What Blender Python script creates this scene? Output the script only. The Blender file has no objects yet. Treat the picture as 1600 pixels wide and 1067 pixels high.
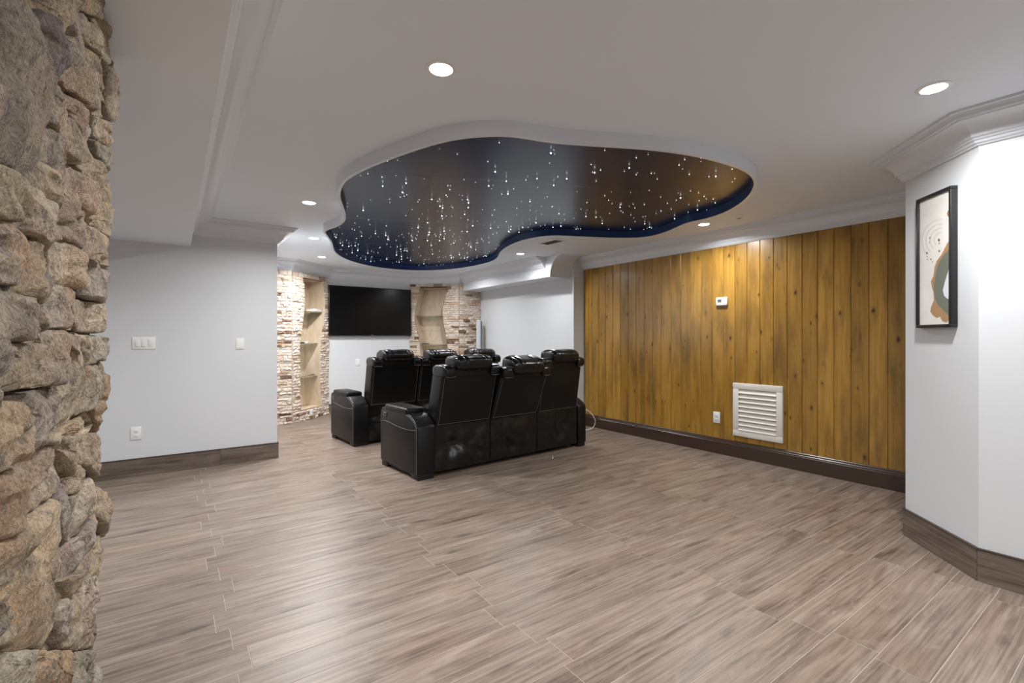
import bpy, bmesh, math, random
import numpy as np
from mathutils import Vector, Matrix, noise
random.seed(7)
SC = bpy.context.scene
COL = SC.collection

# ------------------------------------------------------------------ camera
FPX, TH, Y0, CH = 745.0, math.radians(35.25), 529.0, 1.27      # focal length (px of 1600), yaw, horizon row, eye height
cam_d = bpy.data.cameras.new('camera'); cam = bpy.data.objects.new('camera', cam_d); COL.objects.link(cam)
cam.location = (0, 0, CH); cam.rotation_euler = (math.pi/2, 0, -TH)
cam_d.sensor_width = 36; cam_d.lens = FPX/1600*36; cam_d.shift_y = (Y0-533.5)/1600; cam_d.clip_start = 0.02
SC.camera = cam
# ------------------------------------------------------------------ world, exposure
w = bpy.data.worlds.new('world'); SC.world = w; w.use_nodes = True
w.node_tree.nodes['Background'].inputs[0].default_value = (0.75, 0.78, 0.85, 1)
w.node_tree.nodes['Background'].inputs[1].default_value = 0.05
vs = SC.view_settings
vs.view_transform = 'Standard'; vs.look = 'None'; vs.gamma = 1; vs.use_curve_mapping = False
vs.exposure = 0.04
CAN_W = 32.0          # watts of one recessed can
CAN_COL = (1.0, 0.99, 0.985)

# ------------------------------------------------------------------ pixel -> place
FV = np.array([math.sin(TH), math.cos(TH), 0]); RV = np.array([math.cos(TH), -math.sin(TH), 0]); CV = np.array([0, 0, CH])
def ray(x, y): return FV + RV*(x-800)/FPX + np.array([0, 0, 1])*(Y0-y)/FPX
def at_z(x, y, z=0): r = ray(x, y); return CV + r*(z-CH)/r[2]
def at_X(x, y, X): r = ray(x, y); return CV + r*X/r[0]
def at_Y(x, y, Y): r = ray(x, y); return CV + r*Y/r[1]
def on_pl(x, y, a, b):
    n = np.array([-(b[1]-a[1]), b[0]-a[0]]); r = ray(x, y); return CV + r*((n[0]*a[0]+n[1]*a[1])/(n[0]*r[0]+n[1]*r[1]))
def in_frame(p, m=40):
    q = np.array(p, float)-CV; d = q@FV
    if d < 0.05: return False
    x = 800+FPX*(q@RV)/d; y = Y0-FPX*q[2]/d
    return -m < x < 1600+m and -m < y < 1067+m

# ------------------------------------------------------------------ object helpers
def tag(o, label=None, cat=None, group=None, kind=None):
    if label: o['label'] = label
    if cat: o['category'] = cat
    if group: o['group'] = group
    if kind: o['kind'] = kind
    return o
def link(name, me, mat=None, parent=None, smooth=False):
    o = bpy.data.objects.new(name, me); COL.objects.link(o)
    if mat is not None and not me.materials: me.materials.append(mat)
    if parent is not None: o.parent = parent
    if smooth:
        me.polygons.foreach_set('use_smooth', [True]*len(me.polygons))
    return o
def empty(name, loc=(0, 0, 0), rz=0):
    o = bpy.data.objects.new(name, None); COL.objects.link(o); o.location = loc; o.rotation_euler = (0, 0, rz); o.empty_display_size = .1
    return o
def mesh(name, vs_, fs):
    me = bpy.data.meshes.new(name); me.from_pydata([tuple(map(float, v)) for v in vs_], [], fs); me.update(); return me
def fix(me):
    bm = bmesh.new(); bm.from_mesh(me); bmesh.ops.recalc_face_normals(bm, faces=bm.faces); bm.to_mesh(me); bm.free(); return me
def auto(me, deg=40):
    bm = bmesh.new(); bm.from_mesh(me)
    for f in bm.faces: f.smooth = True
    for e in bm.edges:
        if len(e.link_faces) == 2 and e.calc_face_angle(0) > math.radians(deg): e.smooth = False
    bm.to_mesh(me); bm.free(); return me
def prism(name, poly, z0, z1, mat, parent=None, kind=None):
    n = len(poly); v = [(x, y, z0) for x, y in poly]+[(x, y, z1) for x, y in poly]
    f = [tuple(range(n))[::-1], tuple(range(n, 2*n))]+[(i, (i+1) % n, n+(i+1) % n, n+i) for i in range(n)]
    o = link(name, fix(mesh(name, v, f)), mat, parent)
    if kind: o['kind'] = kind
    return o
def box_me(name, x0, x1, y0, y1, z0, z1, bev=0, seg=1, fn=None, sub=0):
    bm = bmesh.new(); bmesh.ops.create_cube(bm, size=1)
    for v in bm.verts:
        v.co = Vector((x0+(v.co.x+.5)*(x1-x0), y0+(v.co.y+.5)*(y1-y0), z0+(v.co.z+.5)*(z1-z0)))
    if bev: bmesh.ops.bevel(bm, geom=list(bm.edges), offset=bev, segments=seg, profile=.5, affect='EDGES', clamp_overlap=True)
    if sub: bmesh.ops.subdivide_edges(bm, edges=list(bm.edges), cuts=sub, use_grid_fill=True)
    if fn:
        for v in bm.verts: v.co = Vector(fn(v.co))
    bmesh.ops.recalc_face_normals(bm, faces=bm.faces)
    me = bpy.data.meshes.new(name); bm.to_mesh(me); bm.free()
    return me
def box(name, x0, x1, y0, y1, z0, z1, mat, parent=None, bev=0, seg=1, fn=None, sub=0):
    me = box_me(name, x0, x1, y0, y1, z0, z1, bev, seg, fn, sub)
    if bev and seg > 1: auto(me)
    return link(name, me, mat, parent)
def tube_me(name, pts, r, n=6, closed=False):
    pts = [Vector(p) for p in pts]; vs_, fs = [], []; N = len(pts)
    for i, p in enumerate(pts):
        a = pts[i-1] if (i or closed) else p; b = pts[(i+1) % N] if (i < N-1 or closed) else p
        t = (b-a).normalized(); u = t.cross(Vector((0, 0, 1)))
        if u.length < 1e-3: u = t.cross(Vector((1, 0, 0)))
        u.normalize(); w_ = t.cross(u)
        for k in range(n):
            A = 2*math.pi*k/n; vs_.append(p+u*math.cos(A)*r+w_*math.sin(A)*r)
    for i in range(N if closed else N-1):
        for k in range(n):
            fs.append((i*n+k, i*n+(k+1) % n, ((i+1) % N)*n+(k+1) % n, ((i+1) % N)*n+k))
    if not closed: fs += [tuple(range(n))[::-1], tuple(range((N-1)*n, N*n))]
    return fix(mesh(name, vs_, fs))
def sweep(name, path, prof, mat, side=1, parent=None, smooth=True):
    """profile (out, up) swept along a plan polyline with mitred corners; side=+1 room on the left of travel, -1 on the right"""
    P = [Vector((x, y)) for x, y in path]; N = len(P); K = len(prof); vs_ = []
    for i, p in enumerate(P):
        ns = []
        if i > 0: t = (P[i]-P[i-1]).normalized(); ns.append(Vector((-t.y, t.x))*side)
        if i < N-1: t = (P[i+1]-P[i]).normalized(); ns.append(Vector((-t.y, t.x))*side)
        if len(ns) == 2: m = ns[0]+ns[1]; m = m/(m.dot(ns[0]))
        else: m = ns[0]
        for o_, z in prof: vs_.append((p.x+m.x*o_, p.y+m.y*o_, z))
    fs = [(i*K+k, i*K+(k+1) % K, (i+1)*K+(k+1) % K, (i+1)*K+k) for i in range(N-1) for k in range(K)]
    fs += [tuple(range(K)), tuple(range((N-1)*K, N*K))[::-1]]
    me = fix(mesh(name, vs_, fs))
    if smooth: auto(me, 14)
    return link(name, me, mat, parent)
def lathe_me(name, prof, n=24):
    vs_, fs = [], []
    for r, z in prof:
        for k in range(n): A = 2*math.pi*k/n; vs_.append((r*math.cos(A), r*math.sin(A), z))
    for i in range(len(prof)-1):
        for k in range(n): fs.append((i*n+k, i*n+(k+1) % n, (i+1)*n+(k+1) % n, (i+1)*n+k))
    return mesh(name, vs_, fs)
def disc_me(name, r, z, n=24, up=False):
    v = [(r*math.cos(2*math.pi*k/n), r*math.sin(2*math.pi*k/n), z) for k in range(n)]
    return mesh(name, v, [tuple(range(n)) if up else tuple(range(n))[::-1]])

# ------------------------------------------------------------------ materials
def srgb(r, g, b):
    f = lambda c: (c/255/12.92) if c/255 <= .04045 else ((c/255+.055)/1.055)**2.4
    return (f(r), f(g), f(b), 1)
class NT:
    def __init__(s, name):
        s.m = bpy.data.materials.new(name); s.m.use_nodes = True; s.t = s.m.node_tree; s.b = s.t.nodes['Principled BSDF']
    def n(s, kind, ins=None, **kw):
        nd = s.t.nodes.new('ShaderNode'+kind)
        for k, v in kw.items(): setattr(nd, k, v)
        for k, v in (ins or {}).items():
            if isinstance(v, bpy.types.NodeSocket): s.t.links.new(v, nd.inputs[k])
            else: nd.inputs[k].default_value = v
        return nd
    def set(s, **kw):
        for k, v in kw.items():
            k = k.replace('_', ' ')
            if isinstance(v, bpy.types.NodeSocket): s.t.links.new(v, s.b.inputs[k])
            else: s.b.inputs[k].default_value = v
        return s
    def ramp(s, fac, stops):
        r = s.n('ValToRGB', {'Fac': fac}); e = r.color_ramp.elements
        while len(e) > 1: e.remove(e[-1])
        e[0].position = stops[0][0]; e[0].color = stops[0][1]
        for p, c in stops[1:]: x = e.new(p); x.color = c
        return r.outputs['Color']
    def noise(s, vec, scale=1, detail=4, rough=.55, dist=0):
        return s.n('TexNoise', {'Vector': vec, 'Scale': scale, 'Detail': detail, 'Roughness': rough, 'Distortion': dist}).outputs['Fac']
    def mapping(s, vec, scale=(1, 1, 1), loc=(0, 0, 0)):
        return s.n('Mapping', {'Vector': vec, 'Scale': scale, 'Location': loc}).outputs['Vector']
    def mix(s, f, a, b, mode='MIX'):
        nd = s.n('MixRGB', {'Fac': f, 'Color1': a, 'Color2': b}, blend_type=mode); return nd.outputs['Color']
    def math(s, op, a, b=0.0): return s.n('Math', {0: a, 1: b}, operation=op).outputs[0]
    def bump(s, h, strength=.2, dist=.01, nrm=None):
        d = {'Height': h, 'Strength': strength, 'Distance': dist}
        if nrm: d['Normal'] = nrm
        return s.n('Bump', d).outputs['Normal']
    def objrand(s):
        oi = s.n('ObjectInfo'); tc = s.n('TexCoord'); r = oi.outputs['Random']
        off = s.n('CombineXYZ', {0: s.math('MULTIPLY', r, 37.3), 1: s.math('MULTIPLY', r, 91.7), 2: s.math('MULTIPLY', r, 53.1)}).outputs[0]
        v = s.n('VectorMath', {0: tc.outputs['Object'], 1: off}, operation='ADD').outputs[0]
        return v, r
    def world(s): return s.n('NewGeometry').outputs['Position']
def plain(name, col, rough=.5, **kw):
    t = NT(name); t.set(Base_Color=col, Roughness=rough, **kw); return t.m
def paint(name, col, rough=.55, bump=.04):
    t = NT(name); p = t.world()
    n = t.noise(p, 180, 3); m = t.noise(p, 1.3, 2)
    t.set(Base_Color=t.mix(t.math('MULTIPLY', m, .10), col, tuple(c*.9 for c in col[:3])+(1,)), Roughness=rough, Normal=t.bump(n, bump, .002)); return t.m
def emit(name, col, s):
    t = NT(name); t.set(Base_Color=(0, 0, 0, 1), Emission_Color=col, Emission_Strength=s); return t.m
M = {}
M['wall'] = paint('wall_paint', srgb(218, 222, 226), .5)
M['ceil'] = paint('ceiling_paint', srgb(234, 241, 250), .65)
M['trim'] = paint('trim_paint', srgb(226, 231, 238), .3, .01)
M['white'] = plain('white_plastic', srgb(240, 240, 238), .3)
M['whitegrille'] = plain('white_grille_paint', srgb(232, 229, 222), .4)
M['dark'] = plain('dark_void', srgb(25, 24, 23), .8)
M['slot'] = plain('slot_grey', srgb(120, 120, 120), .5)
M['blackframe'] = plain('black_frame', srgb(30, 30, 32), .35)
M['steel'] = plain('brushed_steel', srgb(170, 170, 172), .35, Metallic=1.0)

def m_plank(name='floor_plank_tile', dark=1.0):
    t = NT(name); v, r = t.objrand()
    a = t.noise(t.mapping(v, (1.3, 8, 1)), 1, 9, .62, 1.6)
    b = t.noise(t.mapping(v, (2.0, 75, 1)), 1, 5, .6)
    c = t.noise(t.mapping(v, (1.8, 3.5, 1)), 1, 3, .5)
    d = t.noise(t.mapping(v, (9, 16, 1)), 1, 5, .7, .5)
    col = t.ramp(a, [(.30, srgb(78, 67, 59)), (.42, srgb(118, 103, 92)), (.56, srgb(140, 125, 113)), (.72, srgb(166, 152, 140))])
    col = t.mix(.36, col, t.ramp(b, [(.36, srgb(74, 63, 55)), (.60, srgb(164, 149, 136))]), 'MIX')
    col = t.mix(t.ramp(d, [(.56, (0, 0, 0, 1)), (.72, (.45, .45, .45, 1))]), col, srgb(166, 152, 141))
    col = t.mix(t.ramp(c, [(.52, (0, 0, 0, 1)), (.76, (.32, .32, .32, 1))]), col, srgb(134, 102, 84))
    vo = t.n('TexVoronoi', {'Vector': t.mapping(v, (1.9, 6.5, 1)), 'Scale': 1.0, 'Randomness': 1.0}).outputs['Distance']
    vo = t.math('ADD', vo, t.math('MULTIPLY', t.math('SUBTRACT', d, .5), .22))
    col = t.mix(t.ramp(vo, [(.0, (.7, .7, .7, 1)), (.10, (.35, .35, .35, 1)), (.17, (0, 0, 0, 1))]), col, srgb(62, 52, 47))
    br = t.math('ADD', t.math('MULTIPLY', r, .16), .90*dark)
    col = t.mix(1, col, t.n('CombineXYZ', {0: br, 1: br, 2: br}).outputs[0], 'MULTIPLY')
    rip = t.noise(t.mapping(v, (1.1, 26, 1)), 1, 2, .5, .3)
    h = t.math('ADD', t.math('MULTIPLY', rip, 1.0), t.math('MULTIPLY', b, .25))
    t.set(Base_Color=col, Roughness=t.math('ADD', t.math('MULTIPLY', a, .2), .27), Normal=t.bump(h, .35, .006)); return t.m
M['plank'] = m_plank()
M['basetile'] = m_plank('baseboard_tile', .62)
M['grout'] = paint('grout', srgb(182, 170, 160), .8)
def m_pine():
    t = NT('knotty_pine'); v, r = t.objrand()
    g = t.noise(t.mapping(v, (34, 34, 1.6)), 1, 5, .6, .9)
    b = t.noise(t.mapping(v, (7, 7, 1.6)), 1, 4, .6)
    rr = t.n('TexWave', {'Vector': t.mapping(v, (1, 9, .55)), 'Scale': 2.2, 'Distortion': 5.0, 'Detail': 3.0, 'Detail Scale': 1.2}, wave_type='RINGS').outputs['Fac']
    col = t.ramp(g, [(.25, srgb(150, 110, 40)), (.5, srgb(178, 135, 55)), (.8, srgb(194, 152, 74))])
    col = t.mix(t.math('MULTIPLY', rr, .25), col, srgb(120, 82, 28))
    col = t.mix(t.ramp(b, [(.45, (0, 0, 0, 1)), (.70, (.7, .7, .7, 1))]), col, srgb(96, 72, 36))
    wob = t.math('MULTIPLY', t.math('SUBTRACT', t.noise(v, 30, 3), .5), .10)
    for sc_, th_ in (((8, 8, 4.4), .47), ((15, 15, 6.0), .40)):
        vo = t.n('TexVoronoi', {'Vector': t.mapping(v, sc_), 'Scale': 1.0, 'Randomness': .9})
        keep = t.ramp(vo.outputs['Color'], [(th_, (1, 1, 1, 1)), (th_+.03, (0, 0, 0, 1))])
        d = t.math('ADD', vo.outputs['Distance'], wob)
        kn = t.ramp(d, [(.03, (1, 1, 1, 1)), (.07, (.8, .8, .8, 1)), (.10, (.4, .4, .4, 1)), (.20, (0, 0, 0, 1))])
        col = t.mix(t.mix(1, kn, keep, 'MULTIPLY'), col, srgb(66, 38, 14))
    br = t.math('ADD', t.math('MULTIPLY', r, .34), .78)
    col = t.mix(1, col, t.n('CombineXYZ', {0: br, 1: br, 2: br}).outputs[0], 'MULTIPLY')
    t.set(Base_Color=col, Roughness=.3, Normal=t.bump(g, .06, .003)); t.b.inputs['Coat Weight'].default_value = .3; t.b.inputs['Coat Roughness'].default_value = .2
    return t.m
M['pine'] = m_pine()
M['brownbase'] = plain('brown_gloss_paint', srgb(66, 50, 42), .3)
M['darktrim'] = plain('dark_edge_strip', srgb(62, 50, 42), .4)
def m_fieldstone():
    t = NT('fieldstone'); v, r = t.objrand()
    a = t.noise(v, 9, 8, .68, .8); b = t.noise(v, 34, 6, .7); c = t.noise(v, 3.5, 3, .5, .4); f = t.noise(v, 150, 5, .75)
    pale = t.ramp(r, [(0, srgb(192, 182, 166)), (.2, srgb(214, 192, 154)), (.4, srgb(178, 170, 160)), (.6, srgb(204, 172, 128)), (.8, srgb(196, 184, 166)), (1, srgb(166, 156, 144))])
    dk = t.ramp(r, [(0, srgb(92, 82, 72)), (.3, srgb(112, 88, 62)), (.6, srgb(84, 79, 77)), (1, srgb(100, 84, 68))])
    col = t.mix(t.ramp(a, [(.36, (0, 0, 0, 1)), (.62, (1, 1, 1, 1))]), dk, pale)
    col = t.mix(t.ramp(c, [(.5, (0, 0, 0, 1)), (.68, (.7, .7, .7, 1))]), col, srgb(160, 112, 62))
    col = t.mix(t.ramp(b, [(.36, (.85, .85, .85, 1)), (.47, (0, 0, 0, 1))]), col, srgb(58, 51, 46))
    col = t.mix(.32, col, t.ramp(f, [(.36, srgb(70, 63, 56)), (.62, srgb(224, 214, 198))]))
    col = t.mix(1, col, t.n('Attribute', attribute_type='OBJECT', attribute_name='tint').outputs['Color'], 'MULTIPLY')
    h = t.math('ADD', t.math('MULTIPLY', a, .9), t.math('ADD', t.math('MULTIPLY', b, .5), t.math('MULTIPLY', f, .16)))
    t.set(Base_Color=col, Roughness=.85, Normal=t.bump(h, 1.0, .035)); return t.m
M['stone'] = m_fieldstone()
M['mortar'] = paint('dark_mortar', srgb(62, 54, 46), .95)
def m_ledger():
    t = NT('ledger_stone'); v, r = t.objrand(); p = t.world()
    a = t.noise(p, 28, 6, .65); b = t.noise(p, 70, 4, .7)
    col = t.ramp(r, [(0, srgb(232, 222, 210)), (.3, srgb(218, 204, 188)), (.5, srgb(236, 228, 218)), (.68, srgb(206, 186, 164)), (.8, srgb(224, 212, 198)), (.89, srgb(190, 162, 138)), (.945, srgb(136, 108, 90)), (1, srgb(96, 76, 68))])
    col = t.mix(t.ramp(a, [(.5, (0, 0, 0, 1)), (.72, (.65, .65, .65, 1))]), col, srgb(196, 156, 120))
    col = t.mix(t.ramp(b, [(.34, (.5, .5, .5, 1)), (.46, (0, 0, 0, 1))]), col, srgb(150, 124, 106))
    t.set(Base_Color=col, Roughness=.8, Normal=t.bump(t.math('ADD', a, t.math('MULTIPLY', b, .5)), .7, .015)); return t.m
M['ledger'] = m_ledger()
M['ledgerback'] = paint('ledger_mortar', srgb(120, 98, 80), .95)
def m_trav():
    t = NT('travertine'); p = t.world()
    a = t.noise(t.mapping(p, (1, 1, .35)), 14, 6, .6, .5); b = t.noise(p, 3, 3)
    col = t.ramp(a, [(.3, srgb(204, 184, 158)), (.55, srgb(222, 204, 180)), (.8, srgb(233, 219, 199))])
    col = t.mix(t.math('MULTIPLY', b, .3), col, srgb(190, 166, 136))
    t.set(Base_Color=col, Roughness=.45); return t.m
M['trav'] = m_trav()
def m_leather(name, wr=.0, rough=.33):
    t = NT(name); tc = t.n('TexCoord').outputs['Object']
    n = t.n('TexVoronoi', {'Vector': tc, 'Scale': 260.0}, feature='DISTANCE_TO_EDGE').outputs['Distance']
    m_ = t.noise(tc, 14, 3)
    h = t.math('ADD', t.math('MULTIPLY', n, .35), t.math('MULTIPLY', m_, .25))
    t.set(Base_Color=srgb(12, 13, 15), Roughness=rough, Normal=t.bump(h, .12, .002)); t.b.inputs['Specular IOR Level'].default_value = .33 if rough > .35 else .5; return t.m
M['leather'] = m_leather('black_leather', rough=.38)
M['leathershiny'] = m_leather('black_leather_headrest', rough=.26)
M['skirt'] = m_leather('black_vinyl_skirt', rough=.32)
M['thread'] = plain('grey_stitch_thread', srgb(140, 138, 133), .7)
M['plasticblack'] = plain('black_plastic', srgb(18, 18, 19), .45)
M['screen'] = plain('tv_screen', srgb(8, 8, 9), .22, Specular_IOR_Level=.3)
M['bezel'] = plain('tv_bezel', srgb(14, 14, 15), .3)
def m_glass():
    t = NT('shelf_glass'); t.set(Base_Color=srgb(226, 240, 232), Roughness=.03, IOR=1.45); t.b.inputs['Transmission Weight'].default_value = 1; return t.m
M['glass'] = m_glass()
def m_pane():
    t = NT('clear_pane'); nt = t.t
    tr = t.n('BsdfTransparent'); gl = t.n('BsdfGlossy', {'Roughness': .03}); fr = t.n('Value'); fr.outputs[0].default_value = .045
    mx = t.n('MixShader', {0: fr.outputs[0], 1: tr.outputs[0], 2: gl.outputs[0]}); nt.links.new(mx.outputs[0], nt.nodes['Material Output'].inputs[0]); return t.m
M['pane'] = m_pane()
def m_star():
    t = NT('navy_star_panel'); p = t.world()
    n = t.noise(t.mapping(p, (3, 40, 1)), 1, 4, .6)
    t.set(Base_Color=t.ramp(n, [(.3, srgb(12, 32, 66)), (.7, srgb(17, 42, 82))]), Roughness=.27, Normal=t.bump(n, .05, .002)); t.b.inputs['Specular IOR Level'].default_value = .6; return t.m
M['star'] = m_star()
M['navy'] = plain('navy_band', srgb(20, 54, 106), .4)
M['starlight'] = emit('star_tip', (.93, .96, 1, 1), 6)
M['fibre'] = emit('star_fibre', (.7, .8, 1, 1), .35)
M['lens'] = emit('can_lens', (1, .98, .95, 1), 30)

# ------------------------------------------------------------------ key plan dimensions (m)
ZC = 2.44                       # ceiling
XW = 4.92                       # face of the pine boards
YL = 5.60                       # grey wall on the left
BAY = [(.89, 7.72), (1.42, 7.72), (2.10, 8.35), (3.58, 8.35), (4.26, 7.72), (4.72, 7.72)]
XG = 4.72; YS = 5.13            # grey wall beside the recliners, return face at the end of the pine
XS, ZS = .125, 2.168            # dropped soffit on the left
PIL = [(3.445, -3.5), (3.445, .63), (3.86, 1.05), (5.05, 1.05), (5.05, -3.5)]
XF, ZF, YF = 4.34, 2.15, 5.21   # bulkhead over the recliners

# ------------------------------------------------------------------ recessed lights (each can carries its own lamp)
LAMPS = [(.941, 1.864, 'round white recessed light in the ceiling nearest the camera'),
         (2.89, .681, 'round recessed light beside the moulding of the white corner with the framed print'),
         (.94, 4.347, 'round recessed light left of the star panel, nearest of the left-hand row'),
         (1.324, 5.863, 'round recessed light left of the star panel, middle of the left-hand row'),
         (1.713, 7.128, 'round recessed light in front of the left stone niche'),
         (3.876, 5.286, 'round recessed light beside the white bulkhead beyond the star panel'),
         (4.412, 2.845, 'round recessed light between the star panel and the pine wall'),
         (3.70, 6.95, 'round recessed light in front of the right stone niche'),
         (.94, -.9, 'round recessed light behind the camera on the left'),
         (2.5, -1.6, 'round recessed light behind the camera on the right'),
         (-1.3, 3.7, 'added unseen fill light in the dropped soffit beyond the stone pier'),  # unseen fill, added to brighten the left floor and grey wall
         (-1.3, .9, 'added unseen fill light in the dropped soffit behind the stone pier')]  # second unseen fill, added for more light on the left side
DIM = {1: .78, 5: .5, 7: .5, 6: .62, 9: .7, 10: .62, 11: .45}      # dimmed cans
def recessed(x, y, label, i):
    r = empty('recessed_light', (x, y, ZC if x > 0 else 2.168)); tag(r, label, 'ceiling light', 'recessed ceiling lights')
    if i == 0:
        tm = fix(lathe_me('light_trim', [(.05, .0), (.05, -.006), (.066, -.004), (.068, 0)])); auto(tm); M['_tm'] = tm
        M['_lm'] = disc_me('light_lens', .05, -.0045)
    link('light_trim', M['_tm'], M['white'], r); link('light_lens', M['_lm'], M['lens'], r)
    L = bpy.data.lights.new('can_lamp', 'AREA'); L.shape = 'DISK'; L.size = .10; L.energy = CAN_W*DIM.get(i, 1); L.color = CAN_COL; L.spread = math.radians(160)
    o = bpy.data.objects.new('can_lamp', L); COL.objects.link(o); o.parent = r; o.location = (0, 0, -.012)
for i, (x, y, l) in enumerate(LAMPS): recessed(x, y, l, i)

# ================================================================== SETTING
fl = box('floor', -3.1, 5.1, -3.6, 8.6, -.06, -.0012, M['grout']); fl['kind'] = 'structure'
PW, PL = .17, 1.04
def row_range(y):
    x0 = -3.0 if y < YL else .89
    if y < .54: x1 = 3.445
    elif y < 1.05: x1 = 3.445+(y+.085-.63)*.99
    elif y < YS: x1 = XW
    else: x1 = XG
    if y > 7.72:
        k = max(0, (y-.085-7.72))/.63*.68; x0 = 1.42+k; x1 = 4.26-k
    return x0, x1
def plank_me(l):
    g = .0014; b = .0008; x0, x1, y0, y1 = -l/2+g, l/2-g, -PW/2+g, PW/2-g
    v = [(x0, y0, -.012), (x1, y0, -.012), (x1, y1, -.012), (x0, y1, -.012), (x0, y0, -b), (x1, y0, -b), (x1, y1, -b), (x0, y1, -b), (x0+b, y0+b, 0), (x1-b, y0+b, 0), (x1-b, y1-b, 0), (x0+b, y1-b, 0)]
    f = [(8, 9, 10, 11)]+[(i, (i+1) % 4, 4+(i+1) % 4, 4+i) for i in range(4)]+[(4+i, 4+(i+1) % 4, 8+(i+1) % 4, 8+i) for i in range(4)]
    return mesh('floor_plank', v, f)
full = plank_me(PL); cand = []
for n in range(-25, 47):
    yc = .632+PW*n; x0, x1 = row_range(yc); off = .195+[0, .05, 0, -.05][n % 4]
    k = math.floor((x0-off)/PL)
    while off+k*PL < x1-.02:
        a, b = max(x0, off+k*PL), min(x1, off+(k+1)*PL); k += 1
        if b-a < .03: continue
        vis = any(in_frame((xx, yy, 0), 10) for xx in (a, (a+b)/2, b) for yy in (yc-.08, yc+.08))
        d = math.hypot((a+b)/2, yc); cand.append((not vis, d, a, b, yc))
cand.sort(); sv, sf = [], []
for i, (nv, d, a, b, yc) in enumerate(cand):
    if i < 300:
        me = full if abs(b-a-PL) < 1e-4 else plank_me(b-a)
        o = link('floor_plank', me, M['plank'], fl); o.location = ((a+b)/2, yc, 0)
    else:
        me = full if abs(b-a-PL) < 1e-4 else plank_me(b-a); q = len(sv)
        sv += [(v.co.x+(a+b)/2, v.co.y+yc, v.co.z) for v in me.vertices]; sf += [tuple(q+j for j in p.vertices) for p in me.polygons]
if sv: link('floor_planks_beyond', mesh('floor_planks_beyond', sv, sf), M['plank'], fl)['kind'] = 'stuff'

c = box('ceiling', -3.1, 5.1, -3.6, 8.6, ZC, ZC+.1, M['ceil']); c['kind'] = 'structure'
prism('wall_left', [(-3, YL), (.89, YL), (.89, 7.72), (.75, 7.72), (.75, YL+.14), (-3, YL+.14)], 0, ZC, M['wall'], kind='structure')
prism('wall_far', [(2.10, 8.35), (3.58, 8.35), (3.58, 8.47), (2.10, 8.47)], 0, ZC, M['wall'], kind='structure')
prism('wall_recess', [(XG, YS), (XG, 7.72), (5.05, 7.72), (5.05, YS)], 0, ZC, M['wall'], kind='structure')
prism('wall_pillar', PIL, 0, ZC, M['wall'], kind='structure')
prism('wall_back', [(-3, -3.5), (3.445, -3.5), (3.445, -3.6), (-3, -3.6)], 0, ZC, M['wall'], kind='structure')
prism('wall_side', [(-3, -3.6), (-3.1, -3.6), (-3.1, YL+.14), (-3, YL+.14)], 0, ZC, M['wall'], kind='structure')
prism('ceiling_soffit', [(-3, -3.5), (XS, -3.5), (XS, YL), (-3, YL)], ZS, ZC, M['ceil'], kind='structure')
# bulkhead with a coved end
prof = [(YF, ZF)]+[(YF-.27*(1-math.cos(a)), ZF+(ZC-ZF)*math.sin(a)) for a in [math.radians(9*k) for k in range(1, 11)]]
pv = [(XF, y, z) for y, z in prof]+[(XF, 7.72, ZC), (XF, 7.72, ZF)]; K = len(pv)
pv = pv+[(XG, y, z) for _, y, z in pv]
bk = link('ceiling_bulkhead', auto(fix(mesh('ceiling_bulkhead', pv, [tuple(range(K)), tuple(range(K, 2*K))]+[(i, (i+1) % K, K+(i+1) % K, K+i) for i in range(K)])), 35), M['trim']); bk['kind'] = 'structure'

# crown moulding
cove = [(.050+.082*(1-math.cos(a)), -.116+.070*math.sin(a)) for a in [math.radians(10*k) for k in range(0, 10)]]
CP = [(0, -.158), (.010, -.158), (.014, -.150), (.024, -.146), (.026, -.134), (.036, -.132), (.038, -.122), (.048, -.120)]+cove+[(.132, -.040), (.144, -.038), (.144, -.026), (.152, -.024), (.158, -.014), (.172, -.012), (.172, 0), (0, 0)]
CP = [(o_, ZC+z) for o_, z in CP]
tag(sweep('trim_1', [(3.445, -3.5), (3.445, .63), (3.86, 1.05), (XW, 1.05), (XW, YS)], CP, M['trim'], 1), kind='structure')
tag(sweep('trim_2', [(XS, -3.5), (XS, YL), (.89, YL)]+BAY[0:5]+[(XF, 7.72), (XF, YF+.10)], CP, M['trim'], -1), kind='structure')

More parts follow.
